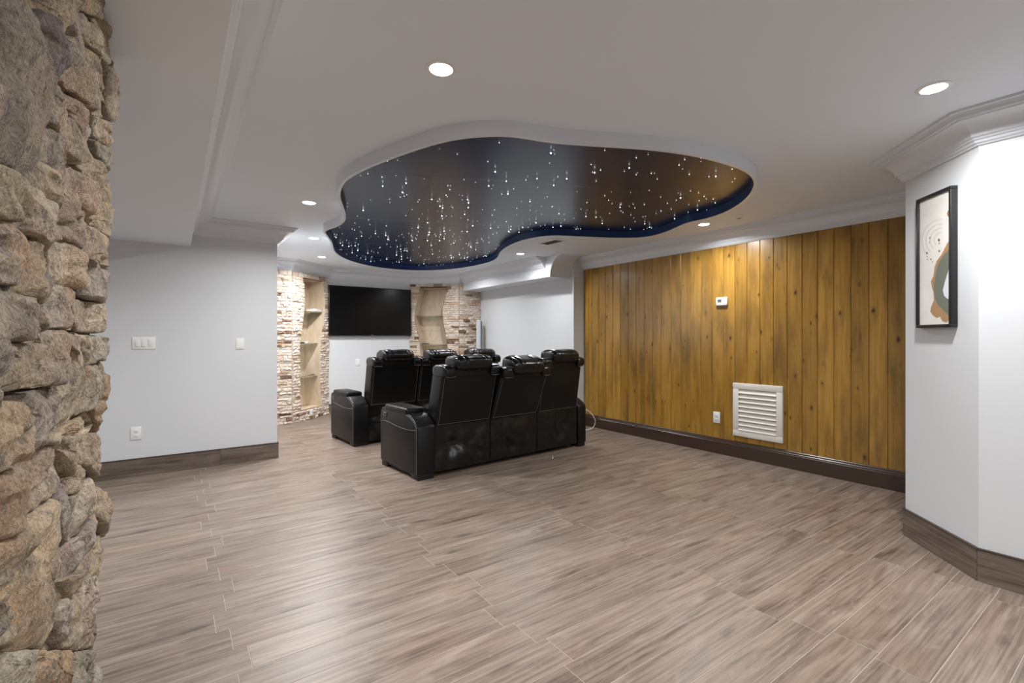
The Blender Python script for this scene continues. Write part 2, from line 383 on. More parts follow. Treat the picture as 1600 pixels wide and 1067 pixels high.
# baseboards of wood-look tile
def base_tiles(name, path, side, h, first=.0, L=1.04, t=.012):
    e = empty(name); e['kind'] = 'structure'
    P = [Vector(p) for p in path]
    def nrm(i): d = (P[i+1]-P[i]).normalized(); return Vector((-d.y, d.x))*side
    for i in range(len(P)-1):
        d = (P[i+1]-P[i]); ln = d.length; d.normalize(); n = nrm(i); s = 0; cuts = [0]
        x = first if first and i == 0 else L
        while x < ln-.05: cuts.append(x); x += L
        cuts.append(ln)
        for k in range(len(cuts)-1):
            a, b = cuts[k]+.001, cuts[k+1]-.001; ea = eb = 0
            def mit(j):
                m = nrm(j-1)+nrm(j); m /= m.dot(nrm(j)); return m
            pa, pb = P[i]+d*a, P[i]+d*b; oa = ob = n*t
            if k == 0 and i > 0: oa = mit(i)*t
            if k == len(cuts)-2 and i < len(P)-2: ob = mit(i+1)*t
            m_ = (pa+pb)/2; q = [pa, pb, pb+ob, pa+oa]
            ang = math.atan2(d.y, d.x); R_ = Matrix.Rotation(-ang, 2)
            ql = [R_ @ (v-m_) for v in q]
            v = [(p.x, p.y, z) for z in (-h/2, h/2) for p in ql]
            me = fix(mesh('baseboard_tile', v, [(0, 1, 2, 3), (4, 5, 6, 7)]+[(j, (j+1) % 4, 4+(j+1) % 4, 4+j) for j in range(4)]))
            # lay the texture grain along the board: swap so that local y is up
            o = link('baseboard_tile', me, M['basetile'], e)
            me.transform(Matrix.Rotation(math.pi/2, 4, 'X')); o.location = (m_.x, m_.y, h/2+.001); o.rotation_euler = (-math.pi/2, 0, ang); o.rotation_mode = 'XYZ'
            o.rotation_euler = (Matrix.Rotation(ang, 4, 'Z') @ Matrix.Rotation(-math.pi/2, 4, 'X')).to_euler()
    sweep('top_strip', path, [(0, h), (t+.003, h), (t+.003, h+.006), (0, h+.008)], M['darktrim'], side, e, False)
    return e
base_tiles('baseboard_left', [(-3, YL), (.89, YL), (.89, 7.70)], -1, .157, first=.25)
base_tiles('baseboard_far', [(2.12, 8.35), (3.56, 8.35)], -1, .157)
base_tiles('baseboard_recess', [(XG, 7.69), (XG, YS), (XW-.03, YS)], -1, .157)
base_tiles('baseboard_pillar', [(3.445, -3.45), (3.445, .63), (3.86, 1.05), (XW-.03, 1.05)], 1, .165, first=.4)
BP = [(0, 0), (.024, 0), (.024, .130), (.019, .136), (.019, .146), (.013, .152), (.012, .164), (.006, .170), (0, .172)]
tag(sweep('baseboard_right', [(XW, 1.05), (XW, YS)], BP, M['brownbase'], 1), kind='structure')

# pine wall: one board at a time, the joints read off the photograph along the wall
wl = prism('wall_right', [(XW+.016, 1.05), (XW+.016, YS), (5.05, YS), (5.05, 1.05)], 0, ZC, M['darktrim'], kind='structure')
EDG = [80, 92, 103, 128, 153, 180, 207, 236, 264, 294, 324, 355, 390, 426, 462, 500, 540, 580, 622, 666, 713, 762, 812, 866, 922, 981, 1043, 1108, 1177, 1250]
ys = [float(at_X(880+e/2.32, 600, XW)[1]) for e in EDG]; ys[0] = YS-.001; ys[-1] = 1.17
ys.append(1.051)
for i in range(len(ys)-1):
    w_ = (ys[i]-ys[i+1])/2-.0009; c_ = .0045; z0, z1 = -1.06, 1.06
    sec = [(-w_, .017), (-w_, c_), (-w_+c_, 0), (w_-c_, 0), (w_, c_), (w_, .017)]     # (along wall, depth)
    v = [(d, s, z) for z in (z0, z1) for s, d in sec]; n = 6
    me = fix(mesh('pine_board', v, [tuple(range(n)), tuple(range(n, 2*n))]+[(k, (k+1) % n, n+(k+1) % n, n+k) for k in range(n)]))
    o = link('pine_board', me, M['pine'], wl); o.location = (XW, (ys[i]+ys[i+1])/2, 1.226)

# ------------------------------------------------------------------ bay walls of stacked ledger stone with waved niches
UNIT = []
for k in range(10):
    rnd = random.Random(k); nx, nz = 5, 3; v, f = [], []
    for j in range(nz+1):
        for i in range(nx+1):
            edge = i in (0, nx) or j in (0, nz)
            v.append((i/nx-.5, -(rnd.uniform(.45, .85) if edge else rnd.uniform(.62, 1.0)), j/nz-.5+(0 if j in (0, nz) else rnd.uniform(-.1, .1))))
    for j in range(nz):
        for i in range(nx): q = j*(nx+1)+i; f.append((q, q+1, q+nx+2, q+nx+1))
    b0 = len(v); v += [(-.5, 0, -.5), (.5, 0, -.5), (.5, 0, .5), (-.5, 0, .5)]
    W1 = nx+1; bot = list(range(W1)); top = [nz*W1+i for i in range(W1)]; lf = [j*W1 for j in range(nz+1)]; rt = [j*W1+nx for j in range(nz+1)]
    f += [tuple([b0+1]+bot[::-1]+[b0])[::-1], tuple([b0+3]+top+[b0+2])[::-1], tuple([b0]+lf+[b0+3])[::-1], tuple([b0+2]+rt[::-1]+[b0+1])[::-1]]
    UNIT.append(fix(mesh('ledger_stone', v, f)))
def interp(tab, z):
    z = min(max(z, tab[0][0]), tab[-1][0])
    for (a, b), (c_, d) in zip(tab, tab[1:]):
        if a <= z <= c_: return b+(d-b)*(z-a)/(c_-a+1e-9)
ZN0, ZN1, ZTOP = .17, 2.20, ZC-.158
def bay(name, flat, ang, edges_l, edges_r, seed):
    """flat = ((x,y),(x,y)) outer flat strip, ang = ((x,y),(x,y)) angled face with the niche; both walked left to right"""
    rnd = random.Random(seed)
    root = empty(name); root['kind'] = 'structure'
    A, B = Vector(ang[0]), Vector(ang[1]); d = (B-A); L = d.length; d.normalize(); nr = Vector((d.y, -d.x))   # nr points into the room
    P3 = lambda u, z, off=0: (A.x+d.x*u+nr.x*off, A.y+d.y*u+nr.y*off, z)
    zs = [ZN0+(ZN1-ZN0)*i/28 for i in range(29)]
    v, f = [], []
    def quad(a, b, c_, e): q = len(v); v.extend([a, b, c_, e]); f.append((q, q+1, q+2, q+3))
    for z0, z1 in zip(zs, zs[1:]):
        quad(P3(0, z0), P3(interp(edges_l, z0), z0), P3(interp(edges_l, z1), z1), P3(0, z1))
        quad(P3(interp(edges_r, z0), z0), P3(L, z0), P3(L, z1), P3(interp(edges_r, z1), z1))
    quad(P3(0, 0), P3(L, 0), P3(L, ZN0), P3(0, ZN0)); quad(P3(0, ZN1), P3(L, ZN1), P3(L, ZC), P3(0, ZC))
    fa, fb = Vector(flat[0]), Vector(flat[1]); quad((fa.x, fa.y, 0), (fb.x, fb.y, 0), (fb.x, fb.y, ZC), (fa.x, fa.y, ZC))
    link('stone_backing', mesh('stone_backing', v, f), M['ledgerback'], root)
    D = .26; v, f = [], []
    F_ = .022
    for z0, z1 in zip(zs, zs[1:]):
        for tb in (edges_l, edges_r):
            quad(P3(interp(tb, z0), z0, F_), P3(interp(tb, z0), z0, -D), P3(interp(tb, z1), z1, -D), P3(interp(tb, z1), z1, F_))
    for zz in (ZN0, ZN1):
        quad(P3(interp(edges_l, zz), zz, F_), P3(interp(edges_r, zz), zz, F_), P3(interp(edges_r, zz), zz, -D), P3(interp(edges_l, zz), zz, -D))
    me = mesh('niche_lining', v, f); bm = bmesh.new(); bm.from_mesh(me); bmesh.ops.remove_doubles(bm, verts=bm.verts, dist=1e-5); bm.to_mesh(me); bm.free()
    link('niche_lining', auto(me, 30), M['trav'], root)
    tz = [ZN0, .62, 1.42, ZN1]
    for a, b in zip(tz, tz[1:]):
        zz = [a+.001+(b-a-.002)*i/8 for i in range(9)]; v, f = [], []
        for z0, z1 in zip(zz, zz[1:]):
            quad(P3(interp(edges_l, z0)-.01, z0, -D+.004), P3(interp(edges_r, z0)+.01, z0, -D+.004), P3(interp(edges_r, z1)+.01, z1, -D+.004), P3(interp(edges_l, z1)-.01, z1, -D+.004))
        link('niche_tile', mesh('niche_tile', v, f), M['trav'], root)
    v, f = [], []
    quad(P3(-.0, 0, -D-.004), P3(L, 0, -D-.004), P3(L, ZC, -D-.004), P3(0, ZC, -D-.004)); link('niche_backing', mesh('niche_backing', v, f), M['ledgerback'], root)
    pieces = []
    z = 0.0; ang_a = math.atan2(d.y, d.x); fd = (fb-fa).normalized(); ang_f = math.atan2(fd.y, fd.x); fL = (fb-fa).length
    while z < ZTOP-.01:
        h = rnd.choice([.032, .040, .047, .055]); h = min(h, ZTOP-z)
        if ZTOP-z-h < .03: h = ZTOP-z
        zm = z+h/2; ivs = []
        if z+h <= ZN0+.01 or z >= ZN1-.01: ivs = [(0, L)]
        else: ivs = [(0, min(interp(edges_l, z), interp(edges_l, z+h))-.002), (max(interp(edges_r, z), interp(edges_r, z+h))+.002, L)]
        for (base, dd, aa, lst) in ((A, d, ang_a, ivs), (fa, fd, ang_f, [(0, fL)])):
            for a, b in lst:
                x = a
                while x < b-.005:
                    w_ = rnd.uniform(.06, .21)
                    if b-x-w_ < .05: w_ = b-x
                    pieces.append((base+dd*(x+w_/2), aa, zm, w_-.003, h-.003, rnd.uniform(.020, .052), rnd.randrange(10), rnd.random() < .5)); x += w_
        z += h
    def score(p): return 0 if in_frame((p[0].x, p[0].y, p[2]), 5) and math.hypot(p[0].x, p[0].y) > 0 else 1
    pieces.sort(key=lambda p: (score(p), -p[3]*p[4])); sv, sf = [], []
    for i, (c_, aa, zm, w_, h, dep, k, fl_) in enumerate(pieces):
        mt = Matrix.Translation((c_.x, c_.y, zm)) @ Matrix.Rotation(aa, 4, 'Z') @ Matrix.Diagonal((w_, dep, h, 1))
        if i < 300:
            o = link('ledger_stone', UNIT[k], M['ledger'], root); o.matrix_local = mt
        else:
            q = len(sv); sv += [mt @ v.co for v in UNIT[k].vertices]; sf += [tuple(q+j for j in p.vertices) for p in UNIT[k].polygons]
    if sv: link('ledger_stones_small', mesh('ledger_stones_small', sv, sf), M['ledger'], root)['kind'] = 'stuff'
    print(name, len(pieces))
    return root, P3, ang_a
def uz(pts, sc, ox, oy, A, B):
    out = []
    for x, y in pts:
        p = on_pl(ox+x/sc, oy+y/sc, A, B); out.append((float(p[2]), math.hypot(p[0]-A[0], p[1]-A[1])))
    out.sort(); n_ = 48; zz = [out[0][0]+(out[-1][0]-out[0][0])*i/n_ for i in range(n_+1)]; uu = [interp(out, z) for z in zz]
    for _ in range(14): uu = [uu[0]]+[(uu[i-1]+2*uu[i]+uu[i+1])/4 for i in range(1, n_)]+[uu[-1]]
    return list(zip(zz, uu))
LA, LB = (BAY[1][0]+.0, BAY[1][1]), BAY[2]; RA, RB = BAY[3], BAY[4]
eL = uz([(190, 165), (203, 250), (198, 350), (185, 450), (172, 540), (168, 640), (172, 720), (175, 800), (178, 900)], 3.68, 420, 390, LA, LB)
eR = uz([(300, 185), (315, 260), (318, 350), (300, 450), (290, 540), (285, 640), (285, 730), (290, 800), (297, 890)], 3.68, 420, 390, LA, LB)
print('niche', [(round(a, 2), round(b, 2)) for a, b in eL], [(round(a, 2), round(b, 2)) for a, b in eR])
rL = uz([(190, 155), (165, 300), (125, 450), (150, 570), (180, 690), (190, 770), (200, 880)], 7.11, 630, 430, RA, RB)
rR = uz([(497, 155), (470, 240), (440, 330), (437, 450), (460, 600), (480, 700), (490, 760), (498, 830)], 7.11, 630, 430, RA, RB)
print('nicheR', [(round(a, 2), round(b, 2)) for a, b in rL], [(round(a, 2), round(b, 2)) for a, b in rR])
bayL, PL3, angL = bay('wall_bay_left', (BAY[0], BAY[1]), (LA, LB), eL, eR, 3)
bayR, PR3, angR = bay('wall_bay_right', (BAY[4], BAY[5]), (RA, RB), rL, rR, 5)

# ------------------------------------------------------------------ fieldstone pier beside the camera
KX, X0 = .0213, -.1964
def on_pier(x, y):
    r = ray(x, y); t = (X0+KX*CH)/(r[0]-KX*r[2]); p = CV+r*t; return float(p[1]), float(p[2])
pier = empty('wall_stone_pier'); pier['kind'] = 'structure'
PE = 1.985
pv = [(X0-.02+KX*z, y, z) for z in (0, ZC) for y in (-.9, PE)]
me = mesh('pier_core', [(X0-.55, -.9, 0), (X0-.045, -.9, 0), (X0-.045, PE-.04, 0), (X0-.55, PE-.04, 0), (X0-.55, -.9, ZC), (X0-.045+KX*ZC, -.9, ZC), (X0-.045+KX*ZC, PE-.04, ZC), (X0-.55, PE-.04, ZC)],
     [(3, 2, 1, 0), (4, 5, 6, 7), (0, 1, 5, 4), (1, 2, 6, 5), (2, 3, 7, 6), (3, 0, 4, 7)])
link('pier_core', fix(me), M['mortar'], pier)
C1 = [[(0, -60), (130, -60), (135, 60), (190, 110), (210, 250), (215, 560), (210, 740), (165, 850), (115, 860), (105, 780), (-60, 735)],
      [(130, -40), (345, -40), (358, 110), (325, 180), (240, 60), (190, 100)], [(190, 110), (235, 60), (310, 150), (322, 250), (295, 370), (245, 385), (210, 300)],
      [(345, -40), (420, -40), (425, 60), (385, 140), (358, 180), (350, 100)], [(420, -40), (475, -40), (472, 85), (455, 85), (425, 60)],
      [(475, -40), (545, -40), (548, 100), (550, 205), (530, 180), (490, 100)], [(425, 65), (460, 130), (515, 300), (505, 360), (470, 260), (405, 140)],
      [(455, 85), (500, 100), (545, 200), (548, 310), (515, 310), (470, 190)], [(360, 180), (405, 145), (490, 330), (515, 420), (510, 490), (440, 360)],
      [(330, 190), (360, 200), (430, 330), (490, 440), (495, 560), (460, 540), (400, 480), (320, 360), (305, 320)],
      [(215, 310), (240, 370), (290, 440), (295, 500), (345, 520), (350, 560), (300, 620), (230, 540), (215, 480)],
      [(300, 370), (340, 420), (440, 560), (470, 620), (440, 670), (410, 660), (350, 520), (290, 430)], [(515, 320), (550, 300), (555, 480), (545, 590), (520, 560), (512, 480)],
      [(465, 540), (520, 570), (537, 660), (525, 710), (470, 640)], [(300, 640), (360, 550), (410, 670), (405, 740), (370, 765), (310, 670)],
      [(220, 560), (260, 580), (340, 700), (355, 780), (350, 880), (310, 890), (280, 810), (215, 740)], [(410, 680), (500, 790), (505, 850), (470, 880), (400, 780)],
      [(465, 650), (525, 720), (535, 830), (505, 800), (470, 720)], [(475, 880), (530, 840), (540, 900), (525, 960), (480, 930)],
      [(360, 770), (390, 790), (470, 900), (475, 980), (430, 1000), (355, 890)], [(165, 860), (210, 745), (280, 830), (305, 950), (265, 1010), (240, 970)],
      [(-60, 745), (100, 800), (110, 850), (135, 1010), (100, 1030), (-60, 990)], [(120, 855), (160, 870), (250, 985), (300, 1100), (265, 1160), (140, 1080), (60, 1018), (100, 1030), (138, 1010)],
      [(290, 910), (350, 920), (420, 990), (425, 1165), (400, 1170), (305, 1090), (285, 1030)], [(470, 930), (525, 960), (535, 1060), (530, 1120), (490, 1090), (440, 1010)]]
C2 = [[(-60, 15), (50, 15), (115, 70), (140, 190), (100, 310), (-60, 310)], [(425, 20), (490, 90), (500, 150), (525, 180), (525, 250), (460, 200), (425, 180)],
      [(120, 95), (270, 160), (290, 210), (270, 350), (240, 395), (190, 395), (90, 345), (100, 310), (140, 190)], [(300, 85), (400, 165), (430, 220), (415, 320), (360, 330), (290, 300), (290, 170)],
      [(415, 185), (470, 240), (522, 270), (518, 395), (465, 395), (410, 360), (430, 230)], [(-60, 355), (80, 350), (240, 405), (240, 570), (-60, 570)],
      [(290, 315), (340, 325), (390, 390), (385, 515), (245, 510), (245, 430), (270, 400)], [(390, 385), (470, 400), (522, 420), (520, 515), (460, 535), (400, 520)],
      [(-60, 575), (240, 590), (245, 660), (215, 760), (120, 785), (-60, 820)], [(240, 520), (325, 525), (345, 640), (320, 770), (215, 780), (245, 650)],
      [(330, 530), (400, 560), (405, 650), (370, 920), (290, 990), (320, 800), (345, 660)], [(395, 535), (440, 560), (440, 670), (405, 690), (408, 600)], [(440, 545), (497, 560), (502, 640), (440, 680)],
      [(400, 690), (475, 680), (495, 760), (480, 850), (375, 915), (385, 800)], [(480, 660), (512, 760), (505, 920), (485, 1000), (470, 860)],
      [(-60, 890), (60, 845), (130, 880), (150, 1000), (85, 1130), (-60, 1210)], [(60, 840), (260, 795), (320, 840), (305, 950), (190, 1070), (90, 1130), (150, 990), (135, 880)],
      [(210, 1050), (300, 985), (440, 900), (470, 950), (440, 1010), (250, 1060)]]
C3 = [[(130, 110), (230, 30), (270, 80), (275, 180), (215, 260), (140, 325), (150, 180)], [(240, 5), (345, 5), (345, 120), (290, 180), (275, 90)], [(350, 0), (442, -10), (442, 150), (420, 190), (385, 130), (350, 110)],
      [(-60, 240), (100, 125), (150, 130), (145, 260), (130, 340), (60, 430), (-60, 500)], [(300, 185), (345, 125), (390, 160), (380, 200), (325, 260)], [(245, 220), (290, 190), (325, 280), (320, 400), (295, 480), (270, 330)],
      [(330, 270), (390, 190), (425, 170), (420, 250), (370, 400), (330, 450)], [(-60, 510), (60, 440), (210, 275), (265, 290), (290, 420), (285, 620), (250, 760), (270, 918), (40, 918), (50, 770), (-60, 690)],
      [(430, 205), (463, 240), (463, 330), (455, 430), (435, 380), (410, 310)], [(295, 500), (370, 410), (410, 320), (435, 390), (385, 480), (330, 600), (300, 620)], [(400, 440), (448, 430), (457, 480), (445, 580), (380, 680), (370, 580)],
      [(290, 620), (320, 600), (360, 560), (360, 640), (300, 700)], [(250, 760), (290, 700), (290, 830), (270, 918)], [(295, 720), (345, 680), (345, 840), (330, 918), (280, 918)], [(350, 660), (442, 570), (445, 700), (350, 840)],
      [(345, 850), (438, 690), (436, 918), (340, 918)], [(-60, 700), (50, 770), (45, 830), (25, 918), (-60, 930)],
      [(-60, 935), (140, 925), (150, 1100), (-60, 1160)], [(150, 925), (290, 925), (300, 1110), (155, 1130)], [(300, 925), (434, 925), (432, 1100), (305, 1110)]]
TINT = {0: (.74, .75, .80), 2: (.62, .6, .68)}
def stone(poly, seed, H, origin, ua, nb, tint=(1, 1, 1)):
    """poly in (s, z); ua = unit vector of s, nb = outward unit vector, origin = function(s, z) -> point on the face"""
    rnd = random.Random(seed)
    P = [Vector(p) for p in poly]; c_ = sum(P, Vector((0, 0)))/len(P)
    dens = []; n = len(P); per = sum((P[(i+1) % n]-P[i]).length for i in range(n)); N = 60
    step = per/N
    for i in range(n):
        a, b = P[i], P[(i+1) % n]; k = max(1, round((b-a).length/step))
        dens += [a+(b-a)*j/k for j in range(k)]
    for _ in range(1):
        dens = [(dens[i-1]+dens[i]*2+dens[(i+1) % len(dens)])/4 for i in range(len(dens))]
    N = len(dens); size = math.sqrt(abs(sum(P[i].x*P[(i+1) % n].y-P[(i+1) % n].x*P[i].y for i in range(n)))/2)
    tl = [(1.0, -1.6), (1.0, -.1), (.995, .4), (.98, .72), (.95, .88), (.90, .96), (.82, 1.0), (.70, 1.02), (.56, 1.03), (.42, 1.03), (.28, 1.03), (.14, 1.03)]
    tilt = (rnd.uniform(-.2, .2), rnd.uniform(-.2, .2)); v = []
    pls = []; K_ = rnd.choice([4, 5, 6]); f0 = rnd.uniform(0, 6.28)
    for k in range(K_):
        A = f0+2*math.pi*k/K_+rnd.uniform(-.4, .4); pls.append((math.cos(A), math.sin(A), rnd.uniform(.08, .42)*size, rnd.uniform(.12, .42)))
    o3 = origin(c_.x, c_.y)
    def relief(x, y):
        ns = Vector((x, y, seed*3.1))
        fac = min([0]+[-sl*(((x-c_.x)*dx+(y-c_.y)*dy)-r_) for dx, dy, r_, sl in pls])
        fac = max(fac, -H*.8)
        return fac+noise.fractal(Vector((x*18, y*38, seed*1.7)), .9, 2.1, 6)*.0075+noise.noise(ns*11)*.005-max(0, noise.noise(Vector((x*9+y*6, y*38, seed)))-.12)*.020
    for t, hh in tl:
        for q in dens:
            e = q-c_; m_ = min(.0018/max(e.length, .02), .05)
            pt = c_+e*(t-m_)
            hgt = H*hh+(relief(pt.x, pt.y)*min(1, hh+.1) if hh > 0 else 0)+(tilt[0]*(pt.x-c_.x)+tilt[1]*(pt.y-c_.y))*.35*(hh > 0)*min(1, hh)
            jj = noise.noise_vector(Vector((pt.x, pt.y, seed*3.1))*40)*.0025
            v.append((pt.x+jj.x, pt.y+jj.y, hgt))
    v.append((c_.x, c_.y, H*1.03+relief(c_.x, c_.y))); R_ = len(tl); f = []
    for r in range(R_-1):
        for i in range(N): f.append((r*N+i, r*N+(i+1) % N, (r+1)*N+(i+1) % N, (r+1)*N+i))
    f += [((R_-1)*N+i, (R_-1)*N+(i+1) % N, R_*N) for i in range(N)]; f.append(tuple(range(N))[::-1])
    w3 = []
    for s, z, hgt in v:
        p = Vector(origin(s, z))+Vector(nb)*hgt; w3.append(p-Vector(o3))
    o = link('stone', auto(fix(mesh('stone', w3, f)), 38), M['stone'], pier); o.location = o3; o['tint'] = tint
    return o
face = lambda s, z: (X0+KX*z-.018, s, z)
si = 0
for crop, sc, oy in ((C1, 2.965, 0), (C2, 2.965, 340), (C3, 2.758, 680)):
    for poly in crop:
        rnd = random.Random(si*13+5)
        q = [on_pier(x/sc, oy+y/sc) for x, y in poly]
        cs, cz = sum(a for a, _ in q)/len(q), sum(b for _, b in q)/len(q)
        q = [(cs+(a-cs)*1.03+math.copysign(.002, a-cs), cz+(b-cz)*1.03+math.copysign(.002, b-cz)) for a, b in q]
        q = [(min(s, PE+.005), z) for s, z in q]
        k = rnd.uniform(1.05, 1.4); tn = TINT.get(si, (k, k*rnd.uniform(.96, 1.02), k*rnd.uniform(.9, 1.03)))
        stone(q, si+1, rnd.uniform(.016, .032), face, (0, 1, 0), (1, 0, 0), tn); si += 1
# courses that carry the pier on past the picture's edge, and its end face
def courses(u0, u1, origin, nb, seed, keep=None):
    global si
    rnd = random.Random(seed); z = 0
    while z < ZC-.02:
        h = min(rnd.uniform(.10, .20), ZC-z); h = ZC-z if ZC-z-h < .06 else h; u = u0
        while u < u1-.01:
            w_ = rnd.uniform(.14, .34); w_ = u1-u if u1-u-w_ < .1 else w_
            j = lambda: rnd.uniform(-.012, .012)
            if keep and not keep(u+w_/2, z+h/2): u += w_; continue
            stone([(u+.004, z+.004), (u+w_*.5, z+.004+j()*.3), (u+w_-.004, z+.004), (u+w_-.004, z+h-.006), (u+w_*.5, z+h-.006+j()*.3), (u+.004, z+h-.006)], 500+si, rnd.uniform(.012, .03), origin, (1, 0), nb, (rnd.uniform(.95, 1.25),)*3); si += 1
            u += w_
        z += h
def beyond(s_, z_):         # not among the stones read off the photograph
    q = np.array(face(s_, z_))-CV; d = q@FV
    if d < .05: return True
    x, y = 800+FPX*(q@RV)/d, Y0-FPX*q[2]/d
    return x < -15 or y < -30 or y > 1090
courses(-.88, PE, face, (1, 0, 0), 11, beyond)
courses(X0-.54, X0-.03, lambda s, z: (s, PE-.035, z), (0, 1, 0), 12)

# ================================================================== STAR PANEL
OUT = [(620, 95), (520, 103), (420, 125), (300, 165), (200, 205), (140, 238), (118, 265), (112, 300), (128, 345), (130, 375), (110, 395), (70, 410), (62, 420), (85, 450), (95, 485), (150, 515), (250, 537), (380, 546), (500, 540), (600, 522), (640, 505), (650, 485), (680, 462), (740, 440), (820, 428), (900, 430), (1050, 436), (1150, 432), (1220, 412), (1280, 385), (1350, 370), (1420, 345), (1480, 305), (1508, 262), (1500, 230), (1460, 205), (1400, 185), (1300, 160), (1150, 140), (1000, 130), (860, 120), (780, 110), (700, 97)]
ZR = 2.36
ol = [Vector(at_z(480+x/2.162, 170+y/2.162, ZR)[:2]) for x, y in OUT]
def catmull(P, k=5):
    r = []; n = len(P)
    for i in range(n):
        a, b, c_, d = P[i-1], P[i], P[(i+1) % n], P[(i+2) % n]
        for j in range(k):
            t = j/k; r.append(.5*((2*b)+(c_-a)*t+(2*a-5*b+4*c_-d)*t*t+(3*b-a-3*c_+d)*t**3))
    return r
inn = catmull(ol); n = len(inn)
for _ in range(3): inn = [(inn[i-1]+inn[i]*2+inn[(i+1) % n])/4 for i in range(n)]
area = sum(inn[i].x*inn[(i+1) % n].y-inn[(i+1) % n].x*inn[i].y for i in range(n)); sg = 1 if area > 0 else -1
outr = []
for i in range(n):
    t = (inn[(i+1) % n]-inn[i-1]).normalized(); outr.append(inn[i]+Vector((t.y, -t.x))*sg*.022)
star = empty('star_ceiling_panel', (2.5, 4.2, ZR)); tag(star, 'dark navy free-form ceiling panel dotted with star lights in a white rim', 'ceiling panel')
SO = Vector((2.5, 4.2, ZR)); L3 = lambda p, z: (p.x-SO.x, p.y-SO.y, z-SO.z)
rv = [L3(p, ZC) for p in outr]+[L3(p, ZR) for p in outr]+[L3(p, ZR) for p in inn]
rf = [(i, (i+1) % n, n+(i+1) % n, n+i) for i in range(n)]+[(n+i, n+(i+1) % n, 2*n+(i+1) % n, 2*n+i) for i in range(n)]
link('rim', auto(mesh('rim', rv, rf), 40), M['trim'], star)
link('inner_band', auto(mesh('inner_band', [L3(p, ZR) for p in inn]+[L3(p, ZC-.004) for p in inn], [(i, (i+1) % n, n+(i+1) % n, n+i) for i in range(n)]), 40), M['navy'], star)
# boards of the panel, cut where the photograph shows the seams
SN = Vector((math.sin(math.radians(23.5)), math.cos(math.radians(23.5)), 0))
bnds = [-9, 2.24, 3.46, 4.82, 6.06, 99]
for a, b in zip(bnds, bnds[1:]):
    bm = bmesh.new(); bm.faces.new([bm.verts.new(L3(p, ZC-.008)) for p in inn]); bm.normal_update()
    for cc, nn in ((a+.0005, 1), (b-.0005, -1)):
        bmesh.ops.bisect_plane(bm, geom=bm.verts[:]+bm.edges[:]+bm.faces[:], plane_co=SN*(cc-SN.dot(Vector((SO.x, SO.y, 0)))), plane_no=-SN*nn, clear_outer=True)
    bmesh.ops.triangulate(bm, faces=bm.faces[:]); me = bpy.data.meshes.new('panel_board'); bm.to_mesh(me); bm.free(); link('panel_board', me, M['star'], star)
def inside(p, P):
    c_ = False; j = len(P)-1
    for i in range(len(P)):
        if (P[i].y > p.y) != (P[j].y > p.y) and p.x < (P[j].x-P[i].x)*(p.y-P[i].y)/(P[j].y-P[i].y)+P[i].x: c_ = not c_
        j = i
    return c_
rs = random.Random(21); tips, tf, fv, ff = [], [], [], []
cnt = 0
while cnt < 430:
    p = Vector((rs.uniform(.9, 4.2), rs.uniform(1.6, 7.2)))
    if not inside(p, inn): continue
    cnt += 1; big = rs.random() < .26; r = rs.uniform(.0042, .0058) if big else rs.uniform(.0012, .0028); ln = rs.uniform(.008, .022) if big else rs.uniform(.003, .005)
    z = ZC-.008-ln; q = len(tips); c_ = L3(p, z)
    for dx, dy, dz in ((1, 0, 0), (0, 1, 0), (-1, 0, 0), (0, -1, 0), (0, 0, 1), (0, 0, -1)): tips.append((c_[0]+dx*r, c_[1]+dy*r, c_[2]+dz*r))
    tf += [(q+i, q+(i+1) % 4, q+4) for i in range(4)]+[(q+(i+1) % 4, q+i, q+5) for i in range(4)]
    if big:
        q = len(fv); b = L3(p, ZC-.008); rr = .0010
        for zz in (c_[2], b[2]): fv += [(c_[0]+rr*math.cos(A), c_[1]+rr*math.sin(A), zz) for A in (0, 2.09, 4.19)]
        ff += [(q+i, q+(i+1) % 3, q+3+(i+1) % 3, q+3+i) for i in range(3)]
link('star_lights', mesh('star_lights', tips, tf), M['starlight'], star)['kind'] = 'stuff'
link('light_fibres', mesh('light_fibres', fv, ff), M['fibre'], star)['kind'] = 'stuff'

# ceiling register and unlit gimbal
g = empty('ceiling_vent', (3.72, 4.44, ZC)); tag(g, 'white slotted air register in the ceiling beside the star panel', 'air vent')
for x0, x1, y0, y1 in ((-.08, .08, -.17, -.145), (-.08, .08, .145, .17), (-.08, -.06, -.145, .145), (.06, .08, -.145, .145)): box('vent_frame', x0, x1, y0, y1, -.008, 0, M['whitegrille'], g)
box('vent_void', -.06, .06, -.145, .145, -.0015, -.0005, M['dark'], g)
for k in range(6):
    y = -.145+.29*(k+.5)/6
    o = box('slat', -.06, .06, -.012, .012, -.0008, .0008, M['whitegrille'], g); o.location = (0, y, -.007); o.rotation_euler = (math.radians(28), 0, 0)
g = empty('gimbal_light', (4.456, 2.498, ZC)); tag(g, 'small unlit swivel downlight with dark eye near the pine wall', 'ceiling light')
link('trim_ring', auto(fix(lathe_me('trim_ring', [(.04, 0), (.04, -.006), (.062, -.004), (.064, 0)]))), M['white'], g)
link('eyeball', auto(fix(lathe_me('eyeball', [(.0401, -.002), (.034, -.008), (.022, -.011), (.02, -.006)]))), M['whitegrille'], g)
link('lamp_face', disc_me('lamp_face', .021, -.007), M['dark'], g)

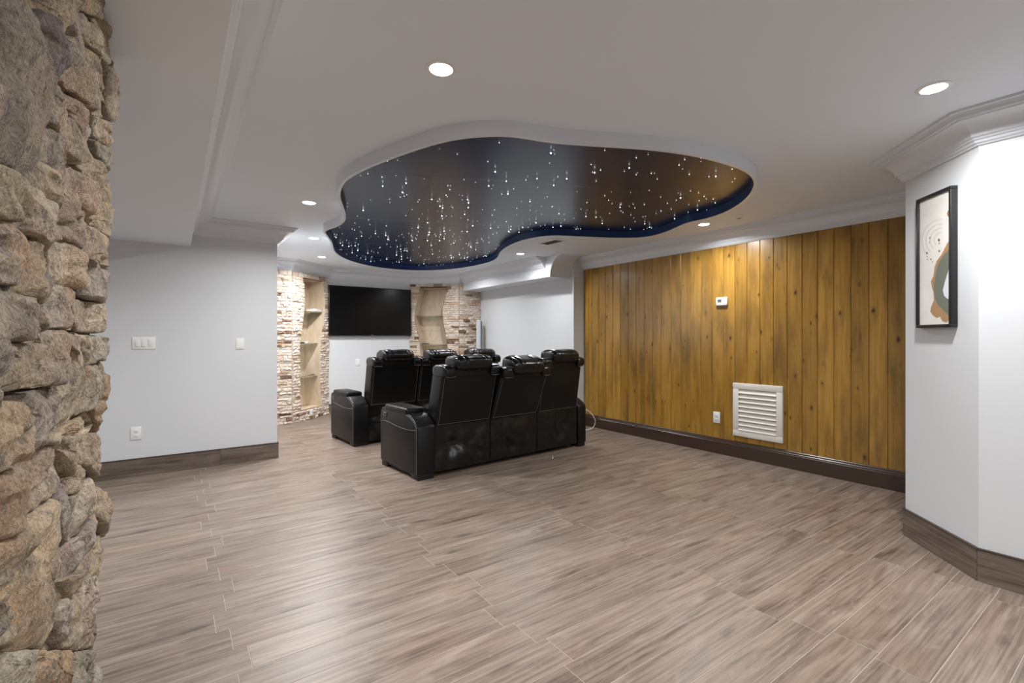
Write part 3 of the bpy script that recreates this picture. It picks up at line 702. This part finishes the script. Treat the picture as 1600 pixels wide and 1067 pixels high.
# ================================================================== RECLINER ROWS
def rbox(name, x0, x1, y0, y1, z0, z1, bev, mat, parent, seg=4, fn=None):
    o = link(name, auto(box_me(name, x0, x1, y0, y1, z0, z1, bev, seg, fn), 60), mat, parent); return o
def puff(name, cx, cy, cz, sx, sy, sz, mat, parent, wr=.0, seed=0, tilt=0, nu=72, nv=28, e1=.35, e2=.55, folds=13):
    """pillow: superellipsoid with gathered folds running across its length"""
    vs_, fs = [], []
    sp = lambda a, e: math.copysign(abs(a)**e, a)
    rnd = random.Random(seed); ph = [rnd.uniform(0, 6.28) for _ in range(4)]
    for j in range(nv+1):
        la = -math.pi/2+math.pi*j/nv
        for i in range(nu):
            lo = 2*math.pi*i/nu
            # long axis = x ; section in y-z
            x = sp(math.sin(la), e1)*sx/2; k = sp(math.cos(la), e1)
            y = k*sp(math.cos(lo), e2)*sy/2; z = k*sp(math.sin(lo), e2)*sz/2
            s = x/sx*folds*2*math.pi
            fold = (math.sin(s+ph[0]+2.0*math.sin(lo*2+ph[1])*.35)+.5*math.sin(s*1.73+ph[2]+y*20))*wr*k
            gate = .35+.65*max(0, math.sin(lo*1.0+.3))
            rr = math.hypot(y, z)+1e-6; y += y/rr*fold*gate; z += z/rr*fold*gate
            c_, s_ = math.cos(tilt), math.sin(tilt); y, z = y*c_-z*s_, y*s_+z*c_
            vs_.append((cx+x, cy+y, cz+z))
    for j in range(nv):
        for i in range(nu): fs.append((j*nu+i, j*nu+(i+1) % nu, (j+1)*nu+(i+1) % nu, (j+1)*nu+i))
    me = mesh(name, vs_, fs); bm = bmesh.new(); bm.from_mesh(me); bmesh.ops.remove_doubles(bm, verts=bm.verts, dist=1e-5); bmesh.ops.recalc_face_normals(bm, faces=bm.faces); bm.to_mesh(me); bm.free()
    return link(name, me, mat, parent, True)
def stitch(pts, parent, r=.0016): return link('stitching', tube_me('stitching', pts, r, 5), M['thread'], parent)
def arm(u0, u1, outer, parent):
    """one arm, extruded side profile; outer = -1 outer face at u0, +1 at u1"""
    prof = [(.765, .05), (.765, .50), (.755, .555), (.735, .578), (.70, .585), (.22, .580), (.15, .570), (.09, .545), (.04, .512), (.008, .480), (0, .465), (0, .05)]
    bm = bmesh.new(); A = [bm.verts.new((u0, v, z)) for v, z in prof]; B = [bm.verts.new((u1, v, z)) for v, z in prof]; K = len(prof)
    bm.faces.new(A); bm.faces.new(B[::-1])
    for i in range(K): bm.faces.new((A[i], A[(i+1) % K], B[(i+1) % K], B[i]))
    bmesh.ops.recalc_face_normals(bm, faces=bm.faces)
    ed = [e for e in bm.edges if abs(e.verts[0].co.x-e.verts[1].co.x) < 1e-6]
    bmesh.ops.bevel(bm, geom=ed, offset=.014, segments=3, profile=.5, affect='EDGES')
    me = bpy.data.meshes.new('arm'); bm.to_mesh(me); bm.free(); a = link('arm', auto(me, 32), M['leather'], parent)
    for v0, v1 in ((0.01, .14), (.63, .755)): rbox('foot', u0+.01, u1-.01, v0, v1, 0, .06, .006, M['plasticblack'], a, 2)
    box('kick_plate', u0+.02, u1-.02, .14, .63, .028, .06, M['plasticblack'], a)
    rbox('armrest_pad', u0-.006, u1+.006, .20, .665, .568, .632, .022, M['leather'], a, 5, lambda c_: (c_.x, c_.y, c_.z-.010*((c_.y-.43)/.23)**2))
    x = u0-.0008 if outer < 0 else u1+.0008
    stitch([(x, .735, .04+.02), (x, .738, .42), (x, .725, .447), (x, .68, .458), (x, .55, .452), (x, .40, .438), (x, .25, .432), (x, .12, .438), (x, .018, .452)], a)
    stitch([(x, .016, .06), (x, .016, .47), (x, .05, .508), (x, .10, .538), (x, .16, .558), (x, .21, .566)], a)
    o = rbox('control_panel', -.004, .004, -.034, .034, -.022, .022, .003, M['plasticblack'], a, 2); o.location = (x, .655, .522)
    ring = [(0, .028*math.copysign(abs(math.cos(t))**.6, math.cos(t)), .016*math.copysign(abs(math.sin(t))**.6, math.sin(t))) for t in [2*math.pi*k/20 for k in range(20)]]
    o = link('button_ring', tube_me('button_ring', ring, .0025, 5, True), M['steel'], a); o.location = (x+outer*.004, .655, .522)
    return a
def back_skirt(u0, u1, seed, parent):
    nx, nz = 26, 20; v = []; rnd = random.Random(seed); sd = rnd.uniform(0, 50); drop = .02*rnd.random()
    for j in range(nz+1):
        for i in range(nx+1):
            a, b = i/nx, j/nz; z = .045+(.478-.045)*b-.018*math.sin(math.pi*a)*(b > .97)
            g_ = math.sin(math.pi*a)**.6*math.sin(math.pi*min(1, b*.9+.08))
            p = Vector((a*2.2+b*.5, b*1.6, sd)); q = noise.noise(p*1.2)*.045+noise.noise(p*3.0+Vector((0, 0, 9)))*.040+abs(noise.noise(Vector((a*6+b*4.5, b*2.5-a*1.5, sd+4))))*.045-.02
            v.append((u0+(u1-u0)*a, .018-q*g_-.01*g_, z))
    f = [(j*(nx+1)+i, j*(nx+1)+i+1, (j+1)*(nx+1)+i+1, (j+1)*(nx+1)+i) for j in range(nz) for i in range(nx)]
    o = link('back_skirt', mesh('back_skirt', v, f), M['skirt'], parent, True); return o
def recliner_row(name, label, loc, rz, seats, seed, group='black reclining sofas'):
    t = empty(name, loc, rz); tag(t, label, 'sofa', group)
    arm(0, .185, -1, t); arm(2.105, 2.24, 1, t)
    b = box('base', .185, 2.105, .05, .72, .04, .30, M['plasticblack'], t)
    for i in range(3):
        u0 = .19+.637*i; u1 = u0+.631; um = (u0+u1)/2; lean, dz, hz = seats[i]
        rbox('seat_cushion', u0+.004, u1-.004, .16, .80, .30, .47, .05, M['leather'], t, 5)
        rbox('footrest', u0+.004, u1-.004, .74, .80, .07, .32, .02, M['leather'], t, 3)
        back_skirt(u0+.002, u1-.002, seed*10+i, t)
        H0, H1 = .455, .945+dz
        sh = lambda c_: (c_.x, c_.y-lean*((c_.z-H0)/(H1-H0)), c_.z)
        bk_ = rbox('backrest', u0+.003, u1-.003, .012, .20, H0, H1, .022, M['leather'], t, 4, sh)
        vt = lambda z: -lean*((z-H0)/(H1-H0))
        # seams down the back panel edges
        for uu in (u0+.030, u1-.020):
            stitch([(uu, .011+vt(z), z) for z in (H0+.025, .6, .75, H1-.03)], bk_, .0009)
        stitch([(u0+.004, .06+vt(z), z) for z in (H0+.03, .6, .75, H1-.03)], bk_, .0009)
        stitch([(u0+.02, .011+vt(H0+.02), H0+.022), (um, .011+vt(H0+.02), H0+.022), (u1-.02, .011+vt(H0+.02), H0+.022)], bk_, .0009)
        # neck block, shoulder pillows, headrest
        rbox('neck_block', u0+.115, u1-.105, .00+vt(H1), .16+vt(H1), H1-.03, H1+.055, .015, M['leather'], bk_, 3)
        for k, (a, c_) in enumerate(((u0-.001, u0+.128), (u1-.112, u1+.001))):
            puff('shoulder_pillow', (a+c_)/2, .085+vt(H1), H1+.028, (c_-a)+.006, .25, .118, M['leathershiny'], bk_, .003, seed+i*2+k, 0, 48, 24, .36, .7, 3)
            pz = H1-.018
            stitch([(a+.012, -.028+vt(H1), pz), ((a+c_)/2, -.034+vt(H1), pz-.004), (c_-.012, -.028+vt(H1), pz)], bk_, .0015)
        hr = puff('headrest', um+.004, .06+vt(H1)+hz[0], H1+.100+hz[1], .42, .27, .145+hz[2], M['leathershiny'], bk_, .0055, seed*7+i, hz[3], 110, 70, .38, .75, 9)
        rbox('headrest_base', um-.185, um+.193, -.03+vt(H1)+hz[0]*.6, .16+vt(H1), H1+.035, H1+.075+hz[1], .012, M['leather'], bk_, 3)
    return t
RZ = math.radians(4.5)
row1 = recliner_row('reclining_sofa', 'nearer black leather three-seat reclining sofa seen from behind', (1.756, 3.942, 0), RZ,
             [(.125, .0, (0, 0, .0, 0)), (.175, -.035, (-.01, -.005, .02, .25)), (.075, .03, (0, .0, .0, 0))], 3)
row2 = recliner_row('reclining_sofa', 'farther black leather reclining sofa facing the wall television', (1.70, 5.61, 0), RZ,
             [(.10, .015, (0, 0, 0, 0)), (.10, .010, (0, 0, 0, .1)), (.10, .010, (0, 0, 0, 0))], 8)

# ================================================================== TELEVISION
tv = empty('television', (2.835, 8.30, 1.745)); tag(tv, 'large black flat-screen television mounted on the far wall', 'television')
tv.rotation_euler = (math.radians(-1.5), 0, 0)
rbox('bezel', -.735, .735, -.02, .018, -.425, .425, .006, M['bezel'], tv, 2)
box('screen', -.722, .722, -.0215, -.019, -.405, .414, M['screen'], tv)
box('wall_mount', -.2, .2, .018, .047, -.15, .15, M['plasticblack'], tv)
box('logo_bar', -.025, .025, -.023, -.019, -.419, -.411, M['steel'], tv)

# ================================================================== WALL PLATES, THERMOSTAT, GRILLE
def plate(name, label, cat, loc, rz, w_, h, kind, group=None):
    """local x along the wall, -y out of the wall"""
    e = empty(name, loc, rz); tag(e, label, cat, group)
    rbox('cover_plate', -w_/2, w_/2, -.007, 0, -h/2, h/2, .003, M['white'], e, 2)
    if kind == 'outlet':
        for s in (-1, 1):
            o = rbox('socket', -.017, .017, -.010, -.006, s*.021-.0145, s*.021+.0145, .003, M['white'], e, 2)
            for dx in (-.007, .007): box('slot', dx-.0013, dx+.0013, -.0105, -.0095, s*.021-.001, s*.021+.008, M['slot'], o)
            box('ground_hole', -.0025, .0025, -.0105, -.0095, s*.021-.010, s*.021-.005, M['slot'], o)
    elif kind == 'switch':
        for i, dx in enumerate((-.047, 0, .047)):
            o = rbox('rocker', dx-.0165, dx+.0165, -.011, -.006, -.033, .033, .002, M['white'], e, 2)
            o.rotation_euler = (math.radians((-3, -3, 4)[i]), 0, 0)
    elif kind == 'blank':
        for s in (-1, 1):
            o = link('screw', disc_me('screw', .003, 0), M['slot'], e); o.rotation_euler = (-math.pi/2, 0, 0); o.location = (0, -.0074, s*.048)
    return e
p = at_Y(225, 536, YL); plate('light_switch', 'white three-gang rocker switch plate on the left grey wall', 'light switch', (p[0], YL, p[2]), 0, .175, .115, 'switch')
p = at_Y(375, 537, YL); plate('wall_plate', 'plain white cover plate near the corner of the left grey wall', 'wall plate', (p[0], YL, p[2]), 0, .075, .112, 'blank')
p = at_Y(212.5, 677, YL); plate('power_outlet', 'white power outlet low on the left grey wall', 'outlet', (p[0], YL, p[2]), 0, .082, .118, 'outlet')
p = at_Y(559, 566, 8.35); plate('wall_plate', 'small white cover plate on the wall under the television', 'wall plate', (p[0], 8.35, p[2]), 0, .075, .118, 'blank')
p = at_X(1120, 652, XW); plate('power_outlet', 'white power outlet on the pine wall beside the louvred grille', 'outlet', (XW, p[1], p[2]), -math.pi/2, .082, .125, 'outlet')
p = on_pl(486.6, 644.6, (LA[0]+.03, LA[1]-.04), (LB[0]+.03, LB[1]-.04)); plate('power_outlet', 'white power outlet set in the stacked stone under the left niche', 'outlet', (p[0], p[1], p[2]), angL, .075, .10, 'outlet')

p = at_X(1129, 471, XW); th = empty('thermostat', (XW, p[1], p[2]), -math.pi/2); tag(th, 'white thermostat with small grey display on the pine wall', 'thermostat')
rbox('case', -.066, .066, -.028, 0, -.046, .046, .008, M['white'], th, 3)
box('display', -.042, .002, -.0292, -.027, -.010, .024, plain('lcd_grey', srgb(92, 100, 98), .25), th)
for dx, dz in ((.022, .012), (.044, .012), (.022, -.008), (.044, -.008)): rbox('button', dx-.006, dx+.006, -.031, -.027, dz-.004, dz+.004, .001, M['whitegrille'], th, 2)
box('cover_seam', -.060, .060, -.0287, -.0275, -.029, -.027, M['slot'], th)

ya, yb, za, zb = 2.815, 2.302, .233, .797
gr = empty('return_air_grille', (XW, (ya+yb)/2, (za+zb)/2), -math.pi/2); tag(gr, 'white louvred return-air grille low on the pine wall', 'air vent')
gw, gh, fw = (ya-yb)/2, (zb-za)/2, .062
for x0, x1, z0, z1 in ((-gw, gw, gh-fw, gh), (-gw, gw, -gh, -gh+fw), (-gw, -gw+fw, -gh+fw, gh-fw), (gw-fw, gw, -gh+fw, gh-fw)): rbox('frame_rail', x0, x1, -.026, 0, z0, z1, .003, M['whitegrille'], gr, 2)
box('grille_backing', -gw+fw, gw-fw, -.003, -.0005, -gh+fw, gh-fw, M['whitegrille'], gr)
for k in range(9):
    z = -gh+fw+(2*gh-2*fw)*(k+.5)/9
    o = box('louvre_slat', -gw+fw, gw-fw, -.003, .003, -.026, .026, M['whitegrille'], gr, .002); o.location = (0, -.014, z); o.rotation_euler = (math.radians(-38), 0, 0)
for dx, dz in ((-gw+.02, -gh+.02), (gw-.02, -gh+.02), (-gw+.02, gh-.02), (gw-.02, gh-.02)):
    o = link('screw', disc_me('screw', .004, 0), M['slot'], gr); o.rotation_euler = (math.pi/2, 0, 0); o.location = (dx, -.0265, dz)

# ================================================================== FRAMED PRINT on the angled face of the white corner
fa, fb = Vector((3.86, 1.05)), Vector((3.445, .63)); fd = (fb-fa).normalized(); fang = math.atan2(fd.y, fd.x)
fc = (Vector((3.749, .938))+Vector((3.545, .731)))/2; fw, fh = .291, .787
pic = empty('framed_print', (fc.x, fc.y, 1.728), fang); tag(pic, 'tall black-framed abstract print with tan and grey-green blot on the white corner', 'picture')
hw, hh = fw/2, fh/2
for x0, x1, z0, z1 in ((-hw, hw, hh-.018, hh), (-hw, hw, -hh, -hh+.018), (-hw, -hw+.018, -hh+.018, hh-.018), (hw-.018, hw, -hh+.018, hh-.018)): rbox('frame_rail', x0, x1, -.036, -.001, z0, z1, .002, M['blackframe'], pic, 2)
iw, ih = hw-.018, hh-.018
def m_paper():
    t = NT('print_paper'); tc = t.n('TexCoord').outputs['Object']
    n_ = t.noise(tc, 7, 4, .5, 1.0)
    t.set(Base_Color=t.mix(t.ramp(n_, [(.4, (0, 0, 0, 1)), (.7, (.5, .5, .5, 1))]), srgb(238, 236, 230), srgb(216, 212, 204)), Roughness=.7); return t.m
paper = box('paper', -iw, iw, -.024, -.002, -ih, ih, m_paper(), pic)
def ink(name, pts, col, off, parent=paper, rough=.6):
    v = [(x, -.024-off, z) for x, z in pts]; o = link(name, mesh(name, v, [tuple(range(len(v)))]), col if not isinstance(col, tuple) else plain(name, col, rough), parent); return o
def cropxz(px_, py_):       # position inside the picture from the zoomed crop (474x1067 of the frame's left 110..268, top..bottom)
    x = (px_-104)/(272-104); top = 182-(182-120)*x; bot = 942-(942-935)*x
    xx = x/(x+(1-x)*1.09)   # nearer side stretched
    return (-iw+2*iw*xx, ih-2*ih*(py_-top)/(bot-top))
tan = [(272, 430), (258, 440), (245, 470), (228, 510), (205, 545), (192, 585), (186, 640), (172, 670), (176, 705), (186, 740), (188, 790), (172, 830), (168, 860), (185, 885), (205, 898), (220, 890), (232, 918), (252, 928), (272, 900)]
ink('tan_blot', [cropxz(*q) for q in tan], srgb(176, 138, 96), .0004)
grn = [(272, 470), (255, 495), (235, 520), (215, 560), (203, 600), (196, 650), (188, 700), (190, 745), (196, 780), (208, 815), (235, 850), (272, 895)]
ink('grey_green_blot', [cropxz(*q) for q in grn], srgb(112, 118, 106), .0008)
ink('pale_blue_blot', [cropxz(*q) for q in [(272, 585), (262, 610), (245, 680), (235, 730), (242, 765), (258, 782), (272, 785)]], srgb(226, 230, 240), .0012)
ink('tan_spot', [cropxz(*q) for q in [(272, 238), (258, 248), (254, 265), (258, 280), (272, 290)]], srgb(166, 126, 90), .0006)
for (sx, sy, r) in ((166, 405, 6), (165, 432, 4), (215, 421, 9), (217, 442, 5), (217, 488, 7), (149, 497, 8), (151, 520, 4), (153, 537, 4), (172, 537, 6), (180, 553, 4)):
    ink('brown_spot', [cropxz(sx+r*.6*math.cos(A), sy+r*math.sin(A)) for A in [2*math.pi*k/10 for k in range(10)]], srgb(122, 92, 70), .0006)
wash = plain('pale_wash', srgb(218, 220, 218), .7)
for k, R_ in enumerate((46, 70, 94, 118)):
    a_ = [math.pi*(.75+.75*i/14) for i in range(15)]
    ink('pale_wash_arc', [cropxz(232+R_*math.cos(A), 420-R_*1.1*math.sin(A-math.pi)) for A in a_]+[cropxz(232+(R_-9)*math.cos(A), 420-(R_-9)*1.1*math.sin(A-math.pi)) for A in a_[::-1]], wash, .0003)
link('glass_pane', mesh('glass_pane', [(-iw, -.028, -ih), (iw, -.028, -ih), (iw, -.028, ih), (-iw, -.028, ih)], [(0, 1, 2, 3)]), M['pane'], pic)

# ================================================================== NICHE SHELVES AND WHAT LIES ON THEM
def shelf(P3, ang, el, er, z, label):
    l, r = interp(el, z)+.004, interp(er, z)-.004; m_ = (l+r)/2; c_ = P3(m_, z, -.12)
    o = rbox('glass_shelf', -(r-l)/2, (r-l)/2, -.10, .12, -.005, .005, .001, M['glass'], None, 1); o.location = c_; o.rotation_euler = (0, 0, ang); tag(o, label, 'shelf', 'glass niche shelves'); return m_
for z, l in ((1.70, 'top glass shelf in the left stone niche'), (1.19, 'middle glass shelf in the left stone niche'), (.66, 'bottom glass shelf in the left stone niche')): shelf(PL3, angL, eL, eR, z, l)
for z, l in ((1.69, 'upper glass shelf in the right stone niche'), (1.16, 'lower glass shelf in the right stone niche')): shelf(PR3, angR, rL, rR, z, l)
u = interp(eR, 1.72)-.13; c_ = PL3(u, 1.7065, -.085)
e = empty('folded_cloth', c_, angL); tag(e, 'folded white cloth on the top left glass shelf', 'cloth')
for k in range(3): rbox('cloth_layer', -.11+.01*k, .11-.014*k, -.075+.004*k, .075, .015*k, .015*k+.017, .0075, M['white'], e, 3, lambda q: (q.x, q.y, q.z+.003*math.sin(q.x*30+q.y*20)*(q.z > .004)))
def clump(P3, ang, u, z, off, label, seed, n=14, w_=.10):
    rnd = random.Random(seed); e = empty('dark_trinket', P3(u, z, off), ang); tag(e, label, 'ornament')
    pts = []
    for k in range(n):
        pts.append((rnd.uniform(-w_, w_), rnd.uniform(-.03, .03), .008+rnd.uniform(0, .018)))
    pts.sort(); link('strand', tube_me('strand', pts, .004, 6), M['plasticblack'], e)
    for q in pts[::2]:
        bm = bmesh.new(); bmesh.ops.create_icosphere(bm, subdivisions=1, radius=.0075); bmesh.ops.translate(bm, vec=q, verts=bm.verts); me = bpy.data.meshes.new('bead'); bm.to_mesh(me); bm.free(); link('bead', me, M['plasticblack'], e)
clump(PL3, angL, interp(eR, .66)-.14, .668, -.05, 'dark beaded strand on the bottom left glass shelf', 4)
e = empty('remote_control', PL3(interp(eL, 1.19)+.14, 1.196, -.06), angL+.15); tag(e, 'small dark remote lying on the middle left glass shelf', 'remote control')
rbox('case', -.075, .075, -.02, .02, 0, .018, .005, M['plasticblack'], e, 2)
for k in range(5): rbox('button', -.05+.02*k, -.04+.02*k, -.006, .006, .017, .020, .001, M['slot'], e, 2)
e = empty('small_box', PL3(interp(eL, 1.19)+.26, 1.196, -.07), angL); tag(e, 'small white box on the middle left glass shelf beside the remote', 'box')
rbox('box_body', -.035, .035, -.025, .025, 0, .028, .003, M['white'], e, 2); rbox('box_lid', -.037, .037, -.027, .027, .028, .036, .002, M['white'], e, 2)
e = empty('remote_control', PR3(interp(rL, 1.16)+.09, 1.166, -.03), angR); tag(e, 'small dark remote on the lower right glass shelf', 'remote control')
rbox('case', -.07, .07, -.02, .02, 0, .016, .005, M['plasticblack'], e, 2)
for k in range(5): rbox('button', -.05+.02*k, -.04+.02*k, -.006, .006, .015, .018, .001, M['slot'], e, 2)

# ================================================================== COLUMN SPEAKER, CORD, PEG
e = empty('column_speaker', (4.575, 7.52, 0), math.radians(-36)); tag(e, 'slim tall pale grey column speaker standing in the right stone corner', 'speaker')
sp_g = plain('pale_grey_case', srgb(196, 200, 206), .4); sp_d = plain('grey_grille_cloth', srgb(104, 108, 114), .7)
rbox('case', -.05, .03, -.05, .05, .03, 1.615, .018, sp_g, e, 4); rbox('grille', .022, .052, -.044, .044, .05, 1.60, .014, sp_d, e, 4)
link('base', auto(fix(lathe_me('base', [(0, 0), (.13, 0), (.13, .012), (.12, .022), (.05, .032), (0, .032)], 28)), 35), sp_g, e)
P0 = np.array(at_z(918, 672, 0)); q0 = [(905, 642), (914, 640), (921, 643), (927, 650), (930, 657), (929, 664), (925, 669), (917, 673), (905, 676)]
pl_a = np.array(P0[:2]); pl_b = pl_a+np.array([math.cos(TH), -math.sin(TH)])
raw = [Vector(on_pl(x, y, pl_a, pl_b)) for x, y in q0]; raw = [Vector((p.x, p.y, max(p.z, .004))) for p in raw]
sm = []
for i in range(len(raw)-1):
    a, b, c_, d = raw[max(i-1, 0)], raw[i], raw[i+1], raw[min(i+2, len(raw)-1)]
    for j in range(5): t = j/5; sm.append(.5*((2*b)+(c_-a)*t+(2*a-5*b+4*c_-d)*t*t+(3*b-a-3*c_+d)*t**3))
sm.append(raw[-1]); sm = [Vector((p.x, p.y, max(p.z, .004))) for p in sm]
o = link('cable_loop', tube_me('cable_loop', sm, .0045, 8), M['white'], None, True); tag(o, 'white power cord looping to the floor behind the right sofa arm', 'cord')
p = at_z(863.5, 716, 0); e = empty('plastic_peg', (p[0], p[1], 0)); tag(e, 'tiny white plastic peg standing on the floor behind the nearer sofa', 'peg')
link('peg_stem', auto(fix(lathe_me('peg_stem', [(0, .004), (.004, .004), (.003, .028), (0, .03)], 10))), M['white'], e); link('peg_foot', auto(fix(lathe_me('peg_foot', [(0, 0), (.008, 0), (.007, .004), (0, .0045)], 12))), M['white'], e)
